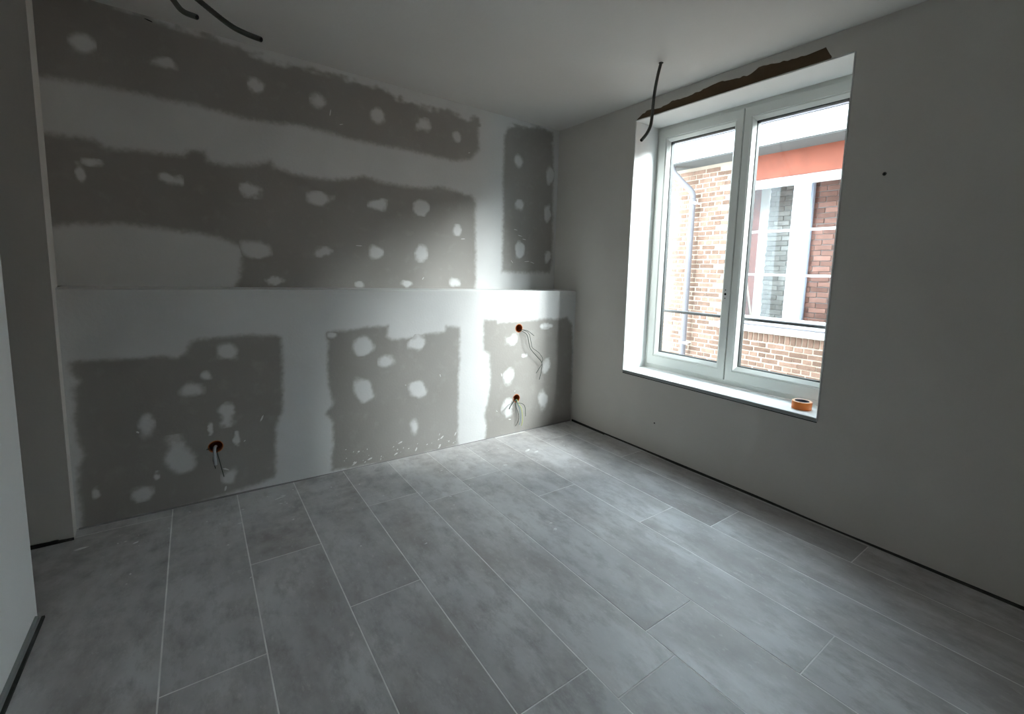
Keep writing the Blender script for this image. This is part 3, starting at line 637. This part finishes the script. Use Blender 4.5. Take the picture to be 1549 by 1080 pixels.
# bricks: stretcher and header rows in turn
CH, BL, BH, J = .0645, .205, .050, .012
def brick_mesh(l, hgt, m_, proud=.006, ch=.0035):
    bm = bmesh.new(); add_box(bm, (-proud, -l / 2, -hgt / 2), (.03, l / 2, hgt / 2), ch)
    bmesh.ops.recalc_face_normals(bm, faces=bm.faces); me = bpy.data.meshes.new('brick'); bm.to_mesh(me); bm.free(); me.materials.append(m_); return me
ME_S, ME_H = brick_mesh(BL, BH, M_BRICK), brick_mesh((BL - J) / 2, BH, M_BRICK)
ME_R = brick_mesh(.052, .098, M_BRICK)
cells = []
zrow = -2.95; row = 0
while zrow < 2.90:
    st = row % 2 == 0; pitch = (BL + J) if st else (BL + J) / 2; y = FY0 + .1 + (pitch * .5 if row % 4 == 2 else 0)
    while y < FY1 - .1:
        l = BL if st else (BL - J) / 2; yy = y + random.uniform(-.007, .007); zz = zrow + random.uniform(-.003, .003)
        inwin = (OY0 - .15 - l / 2 < yy < OY1 + .03 + l / 2) and zz > .64 - BH / 2 - .012
        if zz < .64 and False: inwin = False
        if not inwin: cells.append((yy, zz, st))
        y += pitch
    zrow += CH; row += 1
camp = Vector((-2.8153, -3.5414, 1.3965))
def seen(c):
    y, z, st = c
    left = -.42 < y < 1.05 and .15 < z < 2.93
    low = -1.55 < y <= -.30 and .1 < z < .66
    return left or low
vis = sorted([c for c in cells if seen(c)], key=lambda c: (Vector((XF, c[0], c[1])) - camp).length)
near = set(vis[:300])
for (y, z, st) in vis[:300]:
    o = bpy.data.objects.new('brick', ME_S if st else ME_H); COL.objects.link(o); o.parent = wall
    o.location = (XF + random.uniform(-.0015, .0015), y, z); o.rotation_euler = (random.uniform(-.015, .015), 0, random.uniform(-.01, .01)); o.scale = (1, random.uniform(.90, 1.02), random.uniform(.88, 1.08))
VB, FB = [], []
for c in cells:
    if c in near: continue
    y, z, st = c; l = (BL if st else (BL - J) / 2) / 2; h2 = BH / 2; k = len(VB)
    for x in (XF - .006, XF + .03):
        VB += [(x, y - l, z - h2), (x, y + l, z - h2), (x, y + l, z + h2), (x, y - l, z + h2)]
    FB += [(k, k + 3, k + 2, k + 1), (k, k + 1, k + 5, k + 4), (k + 1, k + 2, k + 6, k + 5), (k + 2, k + 3, k + 7, k + 6), (k + 3, k, k + 4, k + 7)]
me = bpy.data.meshes.new('further_bricks'); me.from_pydata(VB, [], FB); o = link('further_bricks', me, M_BRICK, wall); o['kind'] = 'stuff'
y = OY0 - .10
while y < OY1 + .10:
    o = bpy.data.objects.new('rowlock_brick', ME_R); COL.objects.link(o); o.parent = wall; o.location = (XF - .002 + random.uniform(-.002, .002), y, .690 + random.uniform(-.003, .003)); y += .066
# stone ledge, white window with glazing bars
bm = bmesh.new(); add_box(bm, (XF - .055, OY0 - .04, .752), (XF + .28, OY1 + .04, .835), .004); HO('window_ledge', bm, M_LEDGE)
bm = bmesh.new(); add_box(bm, (XF - .062, OY0 - .03, .836), (XF + .10, OY1 + .03, .848), .003); HO('ledge_flashing', bm, M_ZINC)
bm = bmesh.new(); ring_frame(bm, (OY0, OY1, OZ0, OZ1), (OY0 + .055, OY1 - .055, OZ0 + .05, OZ1 - .055), [(0, XF + .11), (0, XF + .035), (1, XF + .035), (1, XF + .11)])
add_box(bm, (XF + .04, -1.028, OZ0), (XF + .10, -.962, OZ1)); frm = HO('window_frame', bm, M_WHITE)
for (a, b) in ((-.962, OY1 - .055), (OY0 + .055, -1.028)):
    bm = bmesh.new(); lo_, hi_ = min(a, b), max(a, b)
    ring_frame(bm, (lo_ + .003, hi_ - .003, OZ0 + .05, OZ1 - .055), (lo_ + .052, hi_ - .052, .945, 2.535), [(0, XF + .09), (0, XF + .022), (.85, XF + .022), (1, XF + .035), (1, XF + .09)])
    ca = HO('casement', bm, M_WHITE)
    for zb in (2.002, 1.470):
        bm = bmesh.new(); add_box(bm, (XF + .026, lo_ + .05, zb - .014), (XF + .066, hi_ - .05, zb + .014), .004); HO('glazing_bar', bm, M_WHITE, ca)
    for z0, z1 in ((.945, 1.456), (1.484, 1.988), (2.016, 2.535)):
        bm = bmesh.new(); add_box(bm, (XF + .044, lo_ + .052, z0), (XF + .048, hi_ - .052, z1)); HO('pane', bm, M_GLASS2, ca)
    if a < -1: 
        bm = bmesh.new(); lathe(bm, [(.0001, 0), (.012, 0), (.012, .02), (.0001, .02)], 'X', (XF + .05, hi_ - .030, 1.60), 12); HO('latch', bm, M_WHITE, ca)
# what shows behind those panes: stripped room wall with red, white and brick areas
RX = 3.40
bm = bmesh.new(); add_box(bm, (RX + .002, -2.2, .3), (RX + .12, .35, 3.0)); rw = HO('room_wall', bm, M_JOINT)
bm = bmesh.new(); add_box(bm, (RX - .02, -.235, .3), (RX + .01, .35, 3.0)); HO('red_plaster', bm, M_REDIN, rw)
bm = bmesh.new(); n_ = 60                         # white plaster band, its brick side torn off raggedly
va, vb, vc = [], [], []
for i in range(n_ + 1):
    z = .3 + 2.7 * i / n_; e_ = -.345 + .018 * float(vnoise(np.array(0.3), np.array(z), 16, 51)) - .012 * (i % 2)
    va.append(bm.verts.new((RX - .024, -.232, z))); vb.append(bm.verts.new((RX - .024, e_, z))); vc.append(bm.verts.new((RX + .01, e_, z)))
for i in range(n_): bm.faces.new((va[i], va[i + 1], vb[i + 1], vb[i])); bm.faces.new((vb[i], vb[i + 1], vc[i + 1], vc[i]))
HO('white_plaster_band', bm, M_WHITE, rw)
bm = bmesh.new(); add_box(bm, (RX - .06, -.925, .3), (RX - .01, -.845, 3.0), .012); HO('pale_pipe_casing', bm, mat('bluish_casing', (.42, .46, .56), .5, .3), rw)
MG, MW_ = brick_mesh(.20, .058, M_BRICKG, .008), brick_mesh(.20, .058, M_BRICKW, .008)
MGh = brick_mesh(.10, .058, M_BRICKG, .008)
z = .78; row = 0
while z < 2.72:
    y = -.345 - .10 - (.05 if row % 2 else 0)
    if row % 2:
        o = bpy.data.objects.new('room_brick', MGh); COL.objects.link(o); o.parent = rw; o.location = (RX, -.38, z)
        y = -.345 - .185
    while y > -1.9:
        o = bpy.data.objects.new('room_brick', MG if y > -.86 else MW_); COL.objects.link(o); o.parent = rw
        o.location = (RX + random.uniform(-.004, .004), y, z + random.uniform(-.003, .003)); o.rotation_euler = (random.uniform(-.02, .02), 0, 0)
        y -= .208
    z += .0655; row += 1
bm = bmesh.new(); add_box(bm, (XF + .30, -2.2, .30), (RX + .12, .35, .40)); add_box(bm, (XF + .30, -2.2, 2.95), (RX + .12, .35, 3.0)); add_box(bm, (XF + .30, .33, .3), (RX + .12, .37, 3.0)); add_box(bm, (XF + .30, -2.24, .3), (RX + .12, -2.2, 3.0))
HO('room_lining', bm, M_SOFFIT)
bm = bmesh.new(); tube_bm(bm, [Vector((RX - .035, -.02, 1.85)), Vector((RX - .09, -.335, .55))], .017, 4); HO('leaning_plank', bm, M_WOOD)
# downpipe with swan neck and clamps
bm = bmesh.new()
tube_bm(bm, catmull([(2.535, .62, SZ + .01), (2.535, .618, 2.89), (2.545, .60, 2.83), (2.62, .50, 2.70), (2.68, .415, 2.60), (2.70, .385, 2.53), (2.70, .382, 2.45)], 6) + [Vector((2.70, .382, -2.9))], .040, 16)
pipe = HO('downpipe', bm, M_ZINC, None, True)
bm = bmesh.new(); lathe(bm, [(.043, 0), (.0455, .01), (.0455, .05), (.043, .06)], 'Z', (2.70, .382, 2.42), 18, True); HO('pipe_socket', bm, M_ZINC, pipe, True)
for zc in (2.41, .47):
    bm = bmesh.new(); lathe(bm, [(.0405, 0), (.046, 0), (.046, .024), (.0405, .024)], 'Z', (2.70, .382, zc), 18); add_box(bm, (2.70, .325, zc + .002), (2.80, .340, zc + .022)); add_box(bm, (2.665, .318, zc - .006), (2.705, .338, zc + .03)); HO('clamp', bm, M_WHITE, pipe)
